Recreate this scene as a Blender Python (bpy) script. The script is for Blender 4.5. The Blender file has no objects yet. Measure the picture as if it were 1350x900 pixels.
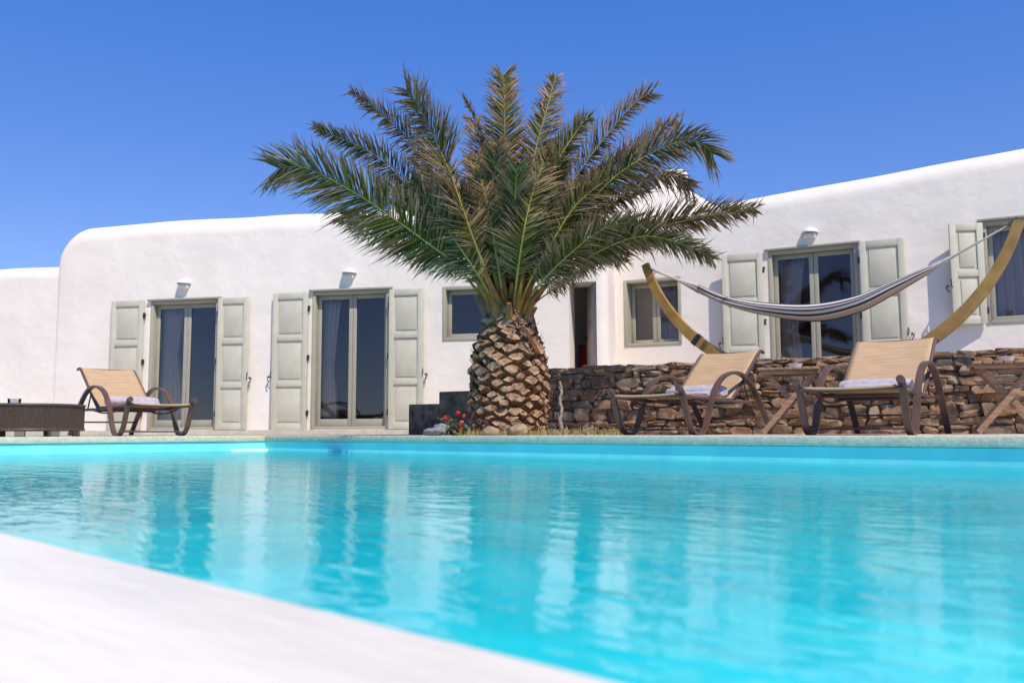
import bpy, bmesh, math, random
from mathutils import Vector, Matrix, noise
R = math.radians
rnd = random.Random(7)
S = bpy.context.scene
C = S.collection

# ---------------------------------------------------------------- camera, world, sun, exposure
F = 1200.0
PITCH = math.atan(119 / F); ROLL = R(0.2)
CAM = Vector((0, 0, .035))
cd = bpy.data.cameras.new('camera'); cam = bpy.data.objects.new('camera', cd); C.objects.link(cam)
S.camera = cam
cd.sensor_width = 36; cd.lens = 36 * F / 1350; cd.clip_end = 3000; cd.clip_start = .05
cam.matrix_world = Matrix.Translation(CAM) @ Matrix.Rotation(math.pi / 2 + PITCH, 4, 'X') @ Matrix.Rotation(-ROLL, 4, 'Z')
cd.dof.use_dof = True; cd.dof.focus_distance = 9.5; cd.dof.aperture_fstop = 3.2

SUN_EL, SUN_AZ = R(56), R(28)          # azimuth measured from behind the camera towards the right
sdir = Vector((math.cos(SUN_EL) * math.sin(SUN_AZ), -math.cos(SUN_EL) * math.cos(SUN_AZ), math.sin(SUN_EL)))
w = bpy.data.worlds.new('World'); S.world = w; w.use_nodes = True
nt = w.node_tree; bg = nt.nodes['Background']
sky = nt.nodes.new('ShaderNodeTexSky'); sky.sky_type = 'NISHITA'; sky.sun_disc = False
sky.sun_elevation = SUN_EL; sky.sun_rotation = math.atan2(sdir.x, sdir.y)
sky.altitude = 2500; sky.air_density = 1.0; sky.dust_density = 0; sky.ozone_density = 6.0
gain = nt.nodes.new('ShaderNodeMix'); gain.data_type = 'RGBA'; gain.blend_type = 'MULTIPLY'; gain.inputs[0].default_value = 1
gtc = nt.nodes.new('ShaderNodeTexCoord'); gsp = nt.nodes.new('ShaderNodeSeparateXYZ'); gr = nt.nodes.new('ShaderNodeValToRGB')
nt.links.new(gtc.outputs['Generated'], gsp.inputs[0]); nt.links.new(gsp.outputs[2], gr.inputs[0]); nt.links.new(gr.outputs[0], gain.inputs[7])
gr.color_ramp.elements[0].position = .18; gr.color_ramp.elements[0].color = (.83, .81, .96, 1)
gr.color_ramp.elements[1].position = .45; gr.color_ramp.elements[1].color = (.56, .93, 1.42, 1)
ge = gr.color_ramp.elements.new(.85); ge.color = (.90, .90, .95, 1)
nt.links.new(sky.outputs[0], gain.inputs[6]); nt.links.new(gain.outputs[2], bg.inputs[0]); bg.inputs[1].default_value = .15
ld = bpy.data.lights.new('sun', 'SUN'); ld.energy = 4.4; ld.angle = R(.5); ld.color = (1, .89, .76)
sun = bpy.data.objects.new('sun', ld); C.objects.link(sun)
sun.rotation_euler = sdir.to_track_quat('Z', 'Y').to_euler()
S.view_settings.view_transform = 'Standard'; S.view_settings.look = 'None'
S.view_settings.exposure = .19; S.view_settings.gamma = 1

def at(px, py, D):
    "world point seen at a pixel of the 1350 px wide photograph, at depth D along +y"
    d = Vector(((px - 675) / F, 1, 0))
    up = -(py - 450) / F
    x = (px - 675) / F; cr, sr = math.cos(ROLL), math.sin(ROLL)
    rx = x * cr + up * sr; uy = up * cr - x * sr
    v = Vector((rx, math.cos(PITCH) - uy * math.sin(PITCH), math.sin(PITCH) + uy * math.cos(PITCH)))
    return CAM + v * (D / v.y)

# ---------------------------------------------------------------- materials
def mat(name, col, rough=.7, spec=.5, metal=0, noise_scale=0, var=0, bump=0, bump_scale=20, dist=.02, col2=None, stretch=None):
    m = bpy.data.materials.new(name); m.use_nodes = True
    t = m.node_tree; b = t.nodes['Principled BSDF']
    b.inputs['Base Color'].default_value = (*col, 1); b.inputs['Roughness'].default_value = rough
    b.inputs['Specular IOR Level'].default_value = spec; b.inputs['Metallic'].default_value = metal
    tc = t.nodes.new('ShaderNodeTexCoord'); src = tc.outputs['Object']
    if stretch:
        mp = t.nodes.new('ShaderNodeMapping'); mp.inputs['Scale'].default_value = stretch
        t.links.new(src, mp.inputs[0]); src = mp.outputs[0]
    if noise_scale:
        n = t.nodes.new('ShaderNodeTexNoise'); n.inputs['Scale'].default_value = noise_scale; n.inputs['Detail'].default_value = 6
        t.links.new(src, n.inputs['Vector'])
        cr = t.nodes.new('ShaderNodeValToRGB')
        c2 = col2 or tuple(c * (1 - var) for c in col)
        cr.color_ramp.elements[0].position = .35; cr.color_ramp.elements[1].position = .65
        cr.color_ramp.elements[0].color = (*c2, 1); cr.color_ramp.elements[1].color = (*col, 1)
        t.links.new(n.outputs[0], cr.inputs[0]); t.links.new(cr.outputs[0], b.inputs['Base Color'])
    if bump:
        n2 = t.nodes.new('ShaderNodeTexNoise'); n2.inputs['Scale'].default_value = bump_scale; n2.inputs['Detail'].default_value = 5
        t.links.new(src, n2.inputs['Vector'])
        bp = t.nodes.new('ShaderNodeBump'); bp.inputs['Strength'].default_value = bump; bp.inputs['Distance'].default_value = dist
        t.links.new(n2.outputs[0], bp.inputs['Height']); t.links.new(bp.outputs[0], b.inputs['Normal'])
    return m

M = {}
M['plaster'] = mat('plaster', (.83, .775, .70), .9, .2, noise_scale=1.1, col2=(.775, .715, .645), bump=.45, bump_scale=2.2, dist=.05)
M['ledge'] = mat('ledge', (.83, .80, .73), .4, .4, noise_scale=2.2, col2=(.72, .695, .645), bump=.6, bump_scale=14, dist=.01, stretch=(.5, 2.4, 1))
M['deck'] = mat('deck', (.60, .54, .45), .85, .2, noise_scale=5, col2=(.48, .43, .36), bump=.3, bump_scale=30)
M['coping'] = mat('coping', (.64, .59, .44), .8, .3, noise_scale=25, col2=(.50, .47, .36), bump=.4, bump_scale=60, dist=.01)
M['terrace'] = mat('terrace', (.45, .40, .34), .9, .2, noise_scale=4, var=.25)
M['earth'] = mat('earth', (.25, .19, .13), .95, .1, noise_scale=.5, var=.4, bump=.5, bump_scale=3)
M['greenpaint'] = mat('greenpaint', (.56, .54, .43), .5, .35, noise_scale=5, col2=(.50, .485, .385), bump=.12, bump_scale=50, dist=.004)
M['casing'] = mat('casing', (.40, .38, .29), .5, .35, noise_scale=7, var=.1)
M['sash'] = mat('sash', (.36, .345, .275), .5, .35, noise_scale=7, var=.08)
M['mauve'] = mat('mauve', (.42, .35, .34), .6, .3, noise_scale=5, var=.1)
M['iron'] = mat('iron', (.03, .028, .025), .5, .5, noise_scale=40, var=.4)
M['curtain'] = mat('curtain', (.82, .76, .70), .9, .1, bump=.2, bump_scale=30)
M['room'] = mat('room', (.50, .38, .30), .9, .1, noise_scale=2, var=.2)
M['slate'] = mat('slate', (.25, .185, .12), .85, .2, noise_scale=9, col2=(.09, .07, .05), bump=.9, bump_scale=22, dist=.03)
M['wicker'] = mat('wicker', (.10, .065, .05), .45, .5, noise_scale=60, var=.5)
M['frame_brown'] = mat('frame_brown', (.115, .07, .058), .4, .5, noise_scale=12, col2=(.085, .05, .042), bump=.15, bump_scale=80, dist=.002)
M['teak'] = mat('teak', (.42, .25, .15), .7, .3, noise_scale=6, col2=(.24, .14, .09), stretch=(1, 1, 6), bump=.3, bump_scale=40, dist=.004)
M['bamboo'] = mat('bamboo', (.42, .26, .075), .5, .4, noise_scale=5, col2=(.29, .165, .045), bump=.2, bump_scale=12, dist=.006)
M['towel'] = mat('towel', (.50, .47, .55), .95, .1, noise_scale=25, var=.2, bump=.9, bump_scale=120, dist=.008)
M['ceramic'] = mat('ceramic', (.75, .76, .78), .2, .5, noise_scale=5, var=.05)
M['block'] = mat('block', (.62, .55, .44), .8, .2, noise_scale=15, var=.2)
M['red'] = mat('red', (.30, .012, .012), .6, .3, noise_scale=6, var=.3)
M['petal'] = mat('petal', (.72, .035, .06), .6, .3, noise_scale=20, var=.4)
M['petal_pale'] = mat('petal_pale', (.75, .13, .10), .6, .3, noise_scale=20, var=.4)
M['herb'] = mat('herb', (.10, .13, .05), .6, .3, noise_scale=20, var=.4)
M['rock'] = mat('rock', (.26, .28, .33), .9, .2, noise_scale=12, var=.4, bump=.6, bump_scale=15)
M['rock_tan'] = mat('rock_tan', (.42, .31, .21), .9, .2, noise_scale=12, var=.4, bump=.8, bump_scale=18)
M['drystem'] = mat('drystem', (.40, .32, .25), .9, .2, noise_scale=30, var=.4, bump=.6, bump_scale=40)
M['drygrass'] = mat('drygrass', (.34, .27, .12), .8, .2, noise_scale=6, col2=(.18, .17, .07))
M['cord'] = mat('cord', (.62, .57, .52), .9, .2, noise_scale=40, var=.2)
M['rachis'] = mat('rachis', (.40, .31, .07), .5, .2, noise_scale=4, col2=(.25, .20, .05))
M['petiole'] = mat('petiole', (.40, .19, .045), .6, .15, noise_scale=6, col2=(.15, .065, .03), bump=.4, bump_scale=40)
M['fibre'] = mat('fibre', (.13, .08, .045), .95, .1, noise_scale=15, var=.5, bump=1, bump_scale=40)
M['bark_side'] = mat('bark_side', (.22, .10, .05), .9, .1, noise_scale=18, var=.6, bump=.8, bump_scale=40)
M['bark_cut'] = mat('bark_cut', (.46, .30, .185), .85, .2, noise_scale=16, col2=(.17, .09, .055), bump=.9, bump_scale=45, dist=.02)
M['pod'] = mat('pod', (.34, .23, .17), .8, .2, noise_scale=30, var=.5)

def clear_glass(name, tint, f0=1.45):
    m = bpy.data.materials.new(name); m.use_nodes = True; t = m.node_tree; t.nodes.clear()
    o = t.nodes.new('ShaderNodeOutputMaterial'); mx = t.nodes.new('ShaderNodeMixShader'); fr = t.nodes.new('ShaderNodeFresnel')
    tr = t.nodes.new('ShaderNodeBsdfTransparent'); gl = t.nodes.new('ShaderNodeBsdfGlossy')
    fr.inputs[0].default_value = f0; tr.inputs[0].default_value = (*tint, 1); gl.inputs['Roughness'].default_value = .02
    n = t.nodes.new('ShaderNodeTexNoise'); n.inputs['Scale'].default_value = 1.5
    bp = t.nodes.new('ShaderNodeBump'); bp.inputs['Strength'].default_value = .08; bp.inputs['Distance'].default_value = .02
    t.links.new(n.outputs[0], bp.inputs['Height']); t.links.new(bp.outputs[0], gl.inputs['Normal'])
    t.links.new(fr.outputs[0], mx.inputs[0]); t.links.new(tr.outputs[0], mx.inputs[1]); t.links.new(gl.outputs[0], mx.inputs[2])
    t.links.new(mx.outputs[0], o.inputs[0]); return m
M['glass'] = clear_glass('glass', (.86, .82, .80), 1.6)
M['tumbler'] = clear_glass('tumbler', (.85, .87, .92), 1.5)

def water_mat():
    m = bpy.data.materials.new('pool_water'); m.use_nodes = True; t = m.node_tree; t.nodes.clear()
    N = t.nodes.new; L = t.links.new
    o = N('ShaderNodeOutputMaterial'); tc = N('ShaderNodeTexCoord')
    # ripples: several wavelengths, wind crests lying roughly across the pool
    bumps = None
    for sc, st, ang, dist, det in ((1.6, (1, 2.2, 1), 8, .0045, 1), (5.5, (1, 2.4, 1), -6, .0030, 1), (15, (1, 2.2, 1), 12, .0009, 1), (50, (1, 1.8, 1), 30, .00015, 1)):
        mp = N('ShaderNodeMapping'); mp.inputs['Scale'].default_value = st; mp.inputs['Rotation'].default_value = (0, 0, R(ang))
        n = N('ShaderNodeTexNoise'); n.inputs['Scale'].default_value = sc; n.inputs['Detail'].default_value = det; n.inputs['Distortion'].default_value = .5
        L(tc.outputs['Object'], mp.inputs[0]); L(mp.outputs[0], n.inputs['Vector'])
        b = N('ShaderNodeBump'); b.inputs['Strength'].default_value = 1; b.inputs['Distance'].default_value = dist
        L(n.outputs[0], b.inputs['Height'])
        if bumps: L(bumps.outputs[0], b.inputs['Normal'])
        bumps = b
    # body of the water: part clear to the painted floor, part the milky turquoise it scatters back
    df = N('ShaderNodeBsdfDiffuse'); tr = N('ShaderNodeBsdfTransparent'); tr.inputs[0].default_value = (.72, .96, 1, 1)
    n = N('ShaderNodeTexNoise'); n.inputs['Scale'].default_value = 1.1; n.inputs['Detail'].default_value = 5; n.inputs['Distortion'].default_value = .8
    mp = N('ShaderNodeMapping'); mp.inputs['Scale'].default_value = (1, 1.8, 1); L(tc.outputs['Object'], mp.inputs[0]); L(mp.outputs[0], n.inputs['Vector'])
    cr = N('ShaderNodeValToRGB'); cr.color_ramp.elements[0].position = .38; cr.color_ramp.elements[1].position = .66
    cr.color_ramp.elements[0].color = (.004, .66, .80, 1); cr.color_ramp.elements[1].color = (.03, .84, .93, 1)
    L(n.outputs[0], cr.inputs[0]); L(cr.outputs[0], df.inputs[0]); L(bumps.outputs[0], df.inputs['Normal'])
    body = N('ShaderNodeMixShader'); body.inputs[0].default_value = .82; L(tr.outputs[0], body.inputs[1]); L(df.outputs[0], body.inputs[2])
    gl = N('ShaderNodeBsdfGlossy'); gl.inputs['Roughness'].default_value = .012; L(bumps.outputs[0], gl.inputs['Normal'])
    fr = N('ShaderNodeFresnel'); fr.inputs[0].default_value = 1.33; L(bumps.outputs[0], fr.inputs['Normal'])
    mx = N('ShaderNodeMixShader'); L(fr.outputs[0], mx.inputs[0]); L(body.outputs[0], mx.inputs[1]); L(gl.outputs[0], mx.inputs[2])
    L(mx.outputs[0], o.inputs[0]); return m
M['water'] = water_mat()
M['poolpaint'] = mat('poolpaint', (.24, .74, .74), .6, .3, noise_scale=2.5, col2=(.18, .66, .69), bump=.2, bump_scale=12)

def island_mat(name, cols, rough=.85, bump=.8, bscale=25, dist=.02, nscale=10, mixf=.35):
    m = bpy.data.materials.new(name); m.use_nodes = True; t = m.node_tree; b = t.nodes['Principled BSDF']
    b.inputs['Roughness'].default_value = rough; b.inputs['Specular IOR Level'].default_value = .25
    g = t.nodes.new('ShaderNodeNewGeometry'); cr = t.nodes.new('ShaderNodeValToRGB'); r = cr.color_ramp
    while len(r.elements) < len(cols): r.elements.new(.5)
    for i, c in enumerate(cols): r.elements[i].position = i / (len(cols) - 1); r.elements[i].color = (*c, 1)
    t.links.new(g.outputs['Random Per Island'], cr.inputs[0])
    tc = t.nodes.new('ShaderNodeTexCoord')
    n = t.nodes.new('ShaderNodeTexNoise'); n.inputs['Scale'].default_value = nscale; n.inputs['Detail'].default_value = 8
    t.links.new(tc.outputs['Object'], n.inputs['Vector'])
    c2 = t.nodes.new('ShaderNodeValToRGB'); c2.color_ramp.elements[0].position = .35; c2.color_ramp.elements[1].position = .7
    c2.color_ramp.elements[0].color = (.35, .28, .24, 1); c2.color_ramp.elements[1].color = (1.25, 1.1, 1, 1)
    t.links.new(n.outputs[0], c2.inputs[0])
    mx = t.nodes.new('ShaderNodeMix'); mx.data_type = 'RGBA'; mx.blend_type = 'MULTIPLY'; mx.inputs[0].default_value = mixf + .4
    t.links.new(cr.outputs[0], mx.inputs[6]); t.links.new(c2.outputs[0], mx.inputs[7]); t.links.new(mx.outputs[2], b.inputs['Base Color'])
    n2 = t.nodes.new('ShaderNodeTexNoise'); n2.inputs['Scale'].default_value = bscale; n2.inputs['Detail'].default_value = 6
    t.links.new(tc.outputs['Object'], n2.inputs['Vector'])
    bp = t.nodes.new('ShaderNodeBump'); bp.inputs['Strength'].default_value = bump; bp.inputs['Distance'].default_value = dist
    t.links.new(n2.outputs[0], bp.inputs['Height']); t.links.new(bp.outputs[0], b.inputs['Normal'])
    return m
M['rubble'] = island_mat('rubble', [(.30, .18, .10), (.36, .27, .18), (.15, .115, .09), (.31, .27, .21), (.38, .21, .11), (.20, .18, .15), (.44, .37, .27), (.24, .155, .095)])
M['mortar'] = mat('mortar', (.17, .12, .085), .95, .1, noise_scale=20, var=.4, bump=.8, bump_scale=40)

def leaf_mat():
    m = bpy.data.materials.new('leaf'); m.use_nodes = True; t = m.node_tree; t.nodes.clear()
    N = t.nodes.new; L = t.links.new
    o = N('ShaderNodeOutputMaterial'); a = N('ShaderNodeVertexColor'); a.layer_name = 'Col'
    p = N('ShaderNodeBsdfPrincipled'); p.inputs['Roughness'].default_value = .5; p.inputs['Specular IOR Level'].default_value = .18
    tl = N('ShaderNodeBsdfTranslucent'); mx = N('ShaderNodeMixShader'); mx.inputs[0].default_value = .22
    L(a.outputs[0], p.inputs['Base Color']); L(a.outputs[0], tl.inputs[0]); L(p.outputs[0], mx.inputs[1]); L(tl.outputs[0], mx.inputs[2]); L(mx.outputs[0], o.inputs[0])
    return m
M['leaf'] = leaf_mat()

def sling_mat():
    m = mat('sling', (.62, .42, .25), .8, .2)
    t = m.node_tree; b = t.nodes['Principled BSDF']; tc = t.nodes.new('ShaderNodeTexCoord')
    n = t.nodes.new('ShaderNodeTexNoise'); mp = t.nodes.new('ShaderNodeMapping'); mp.inputs['Scale'].default_value = (2, 30, 30)
    n.inputs['Scale'].default_value = 2; t.links.new(tc.outputs['Object'], mp.inputs[0]); t.links.new(mp.outputs[0], n.inputs['Vector'])
    cr = t.nodes.new('ShaderNodeValToRGB'); cr.color_ramp.elements[0].color = (.41, .28, .17, 1); cr.color_ramp.elements[1].color = (.52, .365, .23, 1)
    cr.color_ramp.elements[0].position = .3; cr.color_ramp.elements[1].position = .7
    t.links.new(n.outputs[0], cr.inputs[0]); t.links.new(cr.outputs[0], b.inputs['Base Color'])
    wv = t.nodes.new('ShaderNodeTexWave'); wv.inputs['Scale'].default_value = 60; t.links.new(tc.outputs['Object'], wv.inputs['Vector'])
    bp = t.nodes.new('ShaderNodeBump'); bp.inputs['Strength'].default_value = .2; bp.inputs['Distance'].default_value = .002
    t.links.new(wv.outputs[1], bp.inputs['Height']); t.links.new(bp.outputs[0], b.inputs['Normal'])
    return m
M['sling'] = sling_mat()

# ---------------------------------------------------------------- mesh helpers
def link(name, bm, m, parent=None, smooth=None, loc=None):
    me = bpy.data.meshes.new(name); bmesh.ops.recalc_face_normals(bm, faces=bm.faces) if smooth != 'raw' else None
    bm.to_mesh(me); bm.free()
    ms = m if isinstance(m, (list, tuple)) else [m]
    for x in ms: me.materials.append(M[x] if isinstance(x, str) else x)
    if smooth and smooth != 'raw':
        me.polygons.foreach_set('use_smooth', [True] * len(me.polygons)); me.set_sharp_from_angle(angle=R(smooth))
    o = bpy.data.objects.new(name, me); C.objects.link(o)
    if parent: o.parent = parent
    if loc: o.location = loc
    return o
def tag(o, label, cat, group=None):
    o['label'] = label; o['category'] = cat
    if group: o['group'] = group
    return o
def struct(o, label=None):
    o['kind'] = 'structure'
    return o
def empty(name, loc=(0, 0, 0), rz=0, label=None, cat=None, group=None):
    o = bpy.data.objects.new(name, None); C.objects.link(o); o.location = loc; o.rotation_euler = (0, 0, rz)
    o.empty_display_size = .2
    if label: tag(o, label, cat, group)
    return o
def copy_tree(o, parent=None):
    c = o.copy(); C.objects.link(c); c.parent = parent
    for ch in [x for x in bpy.data.objects if x.parent == o]: copy_tree(ch, c)
    return c
def box(bm, x0, x1, y0, y1, z0, z1, bev=0, mi=0, mtx=None):
    vs = [bm.verts.new((x, y, z)) for z in (z0, z1) for y in (y0, y1) for x in (x0, x1)]
    fs = [bm.faces.new([vs[i] for i in q]) for q in ((0, 1, 3, 2), (4, 6, 7, 5), (0, 4, 5, 1), (2, 3, 7, 6), (0, 2, 6, 4), (1, 5, 7, 3))]
    for f in fs: f.material_index = mi
    if bev:
        es = list({e for f in fs for e in f.edges})
        r = bmesh.ops.bevel(bm, geom=es, offset=bev, segments=2, profile=.5, affect='EDGES')
        vs = list({v for f in r['faces'] for v in f.verts} | {v for v in vs if v.is_valid})
        for f in r['faces']: f.material_index = mi
    if mtx is not None: bmesh.ops.transform(bm, matrix=mtx, verts=[v for v in vs if v.is_valid])
def cat_rom(P, n):
    P = [Vector(p) for p in P]; out = []
    Q = [P[0] * 2 - P[1]] + P + [P[-1] * 2 - P[-2]]
    for i in range(1, len(Q) - 2):
        a, b, c, d = Q[i - 1:i + 3]
        for k in range(n):
            t = k / n
            out.append(.5 * ((2 * b) + (c - a) * t + (2 * a - 5 * b + 4 * c - d) * t * t + (3 * b - a - 3 * c + d) * t ** 3))
    out.append(P[-1]); return out
def sweep(bm, path, sec, mi=0, cap=True, refup=None, closed=True):
    "sec(i, n) -> list of (a, b) offsets along side and normal; returns rings"
    path = [Vector(p) for p in path]; n = len(path); rings = []
    up = Vector(refup) if refup else None
    prev = None
    for i, p in enumerate(path):
        t = (path[min(i + 1, n - 1)] - path[max(i - 1, 0)]).normalized()
        if up is not None:
            s = t.cross(up)
            if s.length < 1e-4: s = Vector((1, 0, 0))
            s.normalize(); nn = s.cross(t).normalized()
        else:
            if prev is None:
                a = Vector((0, 0, 1)) if abs(t.z) < .9 else Vector((1, 0, 0))
                s = t.cross(a).normalized()
            else: s = (prev - t * prev.dot(t)).normalized()
            prev = s; nn = s.cross(t).normalized()
        rings.append([bm.verts.new(p + s * a + nn * b) for a, b in sec(i, n)])
    for i in range(n - 1):
        A, B = rings[i], rings[i + 1]; m = len(A)
        for k in range(m if closed else m - 1):
            f = bm.faces.new((A[k], A[(k + 1) % m], B[(k + 1) % m], B[k])); f.material_index = mi
    if cap and closed:
        for r in (rings[0][::-1], rings[-1]):
            f = bm.faces.new(r); f.material_index = mi
    return rings
def tube(bm, path, r0, r1=None, seg=8, mi=0):
    r1 = r0 if r1 is None else r1
    def sec(i, n):
        r = r0 + (r1 - r0) * i / max(n - 1, 1)
        return [(r * math.cos(2 * math.pi * k / seg), r * math.sin(2 * math.pi * k / seg)) for k in range(seg)]
    sweep(bm, path, sec, mi)
def bar(bm, path, w, h, refup=None, mi=0):
    sweep(bm, path, lambda i, n: [(-w / 2, -h / 2), (w / 2, -h / 2), (w / 2, h / 2), (-w / 2, h / 2)], mi, refup=refup)
def lathe(bm, prof, seg=32, mi=0, c=(0, 0, 0)):
    rings = [[bm.verts.new((c[0] + r * math.cos(2 * math.pi * k / seg), c[1] + r * math.sin(2 * math.pi * k / seg), c[2] + z)) for k in range(seg)] for r, z in prof]
    for A, B in zip(rings, rings[1:]):
        for k in range(seg):
            f = bm.faces.new((A[k], A[(k + 1) % seg], B[(k + 1) % seg], B[k])); f.material_index = mi
    for r in (rings[0][::-1], rings[-1]):
        f = bm.faces.new(r); f.material_index = mi
def prism(bm, pts, z0, z1, mi=0):
    a = [bm.verts.new((x, y, z0)) for x, y in pts]; b = [bm.verts.new((x, y, z1)) for x, y in pts]
    n = len(pts)
    for k in range(n): bm.faces.new((a[k], a[(k + 1) % n], b[(k + 1) % n], b[k])).material_index = mi
    bm.faces.new(a[::-1]).material_index = mi; bm.faces.new(b).material_index = mi
def stone(bm, c, size, rng, mtx=None, mi=0, sub=2, ex=.42):
    r = bmesh.ops.create_icosphere(bm, subdivisions=sub, radius=1)
    off = Vector((rng.uniform(-99, 99), rng.uniform(-99, 99), rng.uniform(-99, 99)))
    for v in r['verts']:
        p = v.co.copy()
        q = Vector([math.copysign(abs(x) ** ex, x) for x in p])
        q *= 1 + .34 * noise.noise(p * 1.2 + off) + .16 * noise.noise(p * 3.1 + off)
        v.co = Vector((q.x * size[0] / 2, q.y * size[1] / 2, q.z * size[2] / 2))
    mm = Matrix.Translation(c) @ Matrix.Rotation(rng.uniform(-.12, .12), 4, 'Y')
    if mtx is not None: mm = mtx @ mm
    bmesh.ops.transform(bm, matrix=mm, verts=r['verts'])
    for v in r['verts']:
        for f in v.link_faces: f.material_index = mi

# ---------------------------------------------------------------- ground, pool, deck
bm = bmesh.new()
prism(bm, [(-900, -900), (900, -900), (900, 900), (-900, 900)], -2.3, -2.2)
struct(link('ground', bm, 'earth'))
r2 = math.sqrt(.5)
E1 = Vector((r2, -r2, 0)); E2 = Vector((-r2, -r2, 0))
PC = Vector((-3.13, 11.63, 0)); PL, PW = 14.0, 5.37
def pp(a, b): q = PC + E1 * a + E2 * b; return (q.x, q.y)
PBASE = Matrix.Translation(PC) @ Matrix(((r2, r2, 0, 0), (-r2, r2, 0, 0), (0, 0, 1, 0), (0, 0, 0, 1)))   # local x = E1, local y = -E2
WZ = -.185
def pool_obj(name, bm, m, **k):
    o = link(name, bm, m, **k); o.matrix_world = PBASE; return o
# basin (inward faces)
bm = bmesh.new()
T = .25
box(bm, -T, PL + T, -PW - T, T, -1.75, -1.5)
box(bm, -T, PL + T, 0, T, -1.5, -.075)
box(bm, -T, 0, -PW, 0, -1.5, -.075)
box(bm, PL, PL + T, -PW, 0, -1.5, -.075)
box(bm, -T, PL + T, -PW - T, -PW, -1.5, -.21)
struct(pool_obj('pool_basin', bm, 'poolpaint'))
bm = bmesh.new()
vs = [bm.verts.new(p) for p in ((0, -PW + .001, WZ), (PL, -PW + .001, WZ), (PL, 0, WZ), (0, 0, WZ))]
bm.faces.new(vs)
struct(pool_obj('pool_water', bm, 'water'))
# coping
bm = bmesh.new(); ov = .018
x = -.32
box(bm, -.32, PL + .32, -ov, .32, -.072, -.001, .008)
box(bm, -.32, ov, -PW, -ov - .002, -.072, -.001, .008)
struct(pool_obj('pool_coping', bm, 'coping', smooth=40))
bm = bmesh.new()
box(bm, .001, .07, -.50, -.002, -.45, WZ + .014, .006)
struct(pool_obj('pool_step', bm, 'ledge', smooth=40))
# overflow ledge, wet white plaster, nearly at water level
bm = bmesh.new()
box(bm, -3.0, PL + 3, -PW - 2.2, -PW, -1.2, WZ + .010, .02)
struct(pool_obj('overflow_ledge', bm, 'ledge', smooth=40))
bm = bmesh.new()
box(bm, -30, PL + 20, .322, 40, -2.2, 0)
box(bm, -30, -.322, -PW - 0.001, .32, -2.2, 0)
box(bm, PL + .322, PL + 20, -PW, .32, -2.2, 0)
struct(pool_obj('deck', bm, 'deck'))

# ---------------------------------------------------------------- frames of reference
LA, RA, SA = R(13), R(28), R(31)
LO, RO, SO = Vector((-6.78, 15.5, 0)), Vector((3.24, 13.8, 0)), Vector((1.1, 10.6, 0))
def fr(O, a): return Matrix.Translation(O) @ Matrix.Rotation(-a, 4, 'Z')
LM, RM, SM = fr(LO, LA), fr(RO, RA), fr(SO, SA)
def wp(Mx, x, y, z=0): return Mx @ Vector((x, y, z))
# paving strip along the left wing, slightly higher than the deck
bm = bmesh.new()
prism(bm, [tuple(wp(LM, x, y).xy) for x, y in ((-9, -1.1), (7.2, -1.1), (7.2, .5), (-9, .5))], .004, .075)
struct(link('paving', bm, 'deck'))
# upper terrace
bm = bmesh.new()
pts = [wp(SM, -2.0, .3), wp(SM, 9.5, .3), wp(RM, 10, .5), wp(RM, -2.6, .5), wp(LM, 7.3, .3), wp(LM, 6.95, -.9)]
prism(bm, [tuple(p.xy) for p in pts], .006, .50)
struct(link('terrace', bm, 'terrace'))

# ---------------------------------------------------------------- house
def block(x0, x1, ztop, depth, r, end0=None, end1=None, zb=0, step=.25, wob=.0):
    """lofted plaster block with a rounded parapet; end0/end1=(radius in height, radius in plan) round the ends"""
    bm = bmesh.new(); xs = []
    x = x0
    fine = [x0 + .02 * k * k / 4 for k in range(0, 12)] if end0 else [x0]
    finer = [x1 - .02 * k * k / 4 for k in range(11, -1, -1)] if end1 else [x1]
    xs = list(fine); x = fine[-1] + step
    while x < finer[0] - .05: xs.append(x); x += step
    xs += finer
    rings = []
    for x in xs:
        z = ztop(x) + wob * noise.noise(Vector((x * .7, 3, 0))); yf = 0
        for e, d in ((end0, x - x0), (end1, x1 - x)):
            if e:
                if d < e[0]: z -= e[0] - math.sqrt(max(0, e[0] ** 2 - (e[0] - d) ** 2))
                if d < e[1]: yf += e[1] - math.sqrt(max(0, e[1] ** 2 - (e[1] - d) ** 2))
        rr = r
        prof = [(yf, zb), (yf, zb + 1.4), (yf, z - rr)]
        for k in range(1, 9):
            a = math.pi / 2 * k / 8
            prof.append((yf + rr * (1 - math.cos(a)), z - rr + rr * math.sin(a)))
        prof += [(depth, z), (depth, zb)]
        rings.append([bm.verts.new((x, y, zz)) for y, zz in prof])
    for A, B in zip(rings, rings[1:]):
        m = len(A)
        for k in range(m): bm.faces.new((A[k], A[(k + 1) % m], B[(k + 1) % m], B[k]))
    bm.faces.new(rings[0][::-1]); bm.faces.new(rings[-1])
    bmesh.ops.recalc_face_normals(bm, faces=bm.faces)
    return bm
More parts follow.
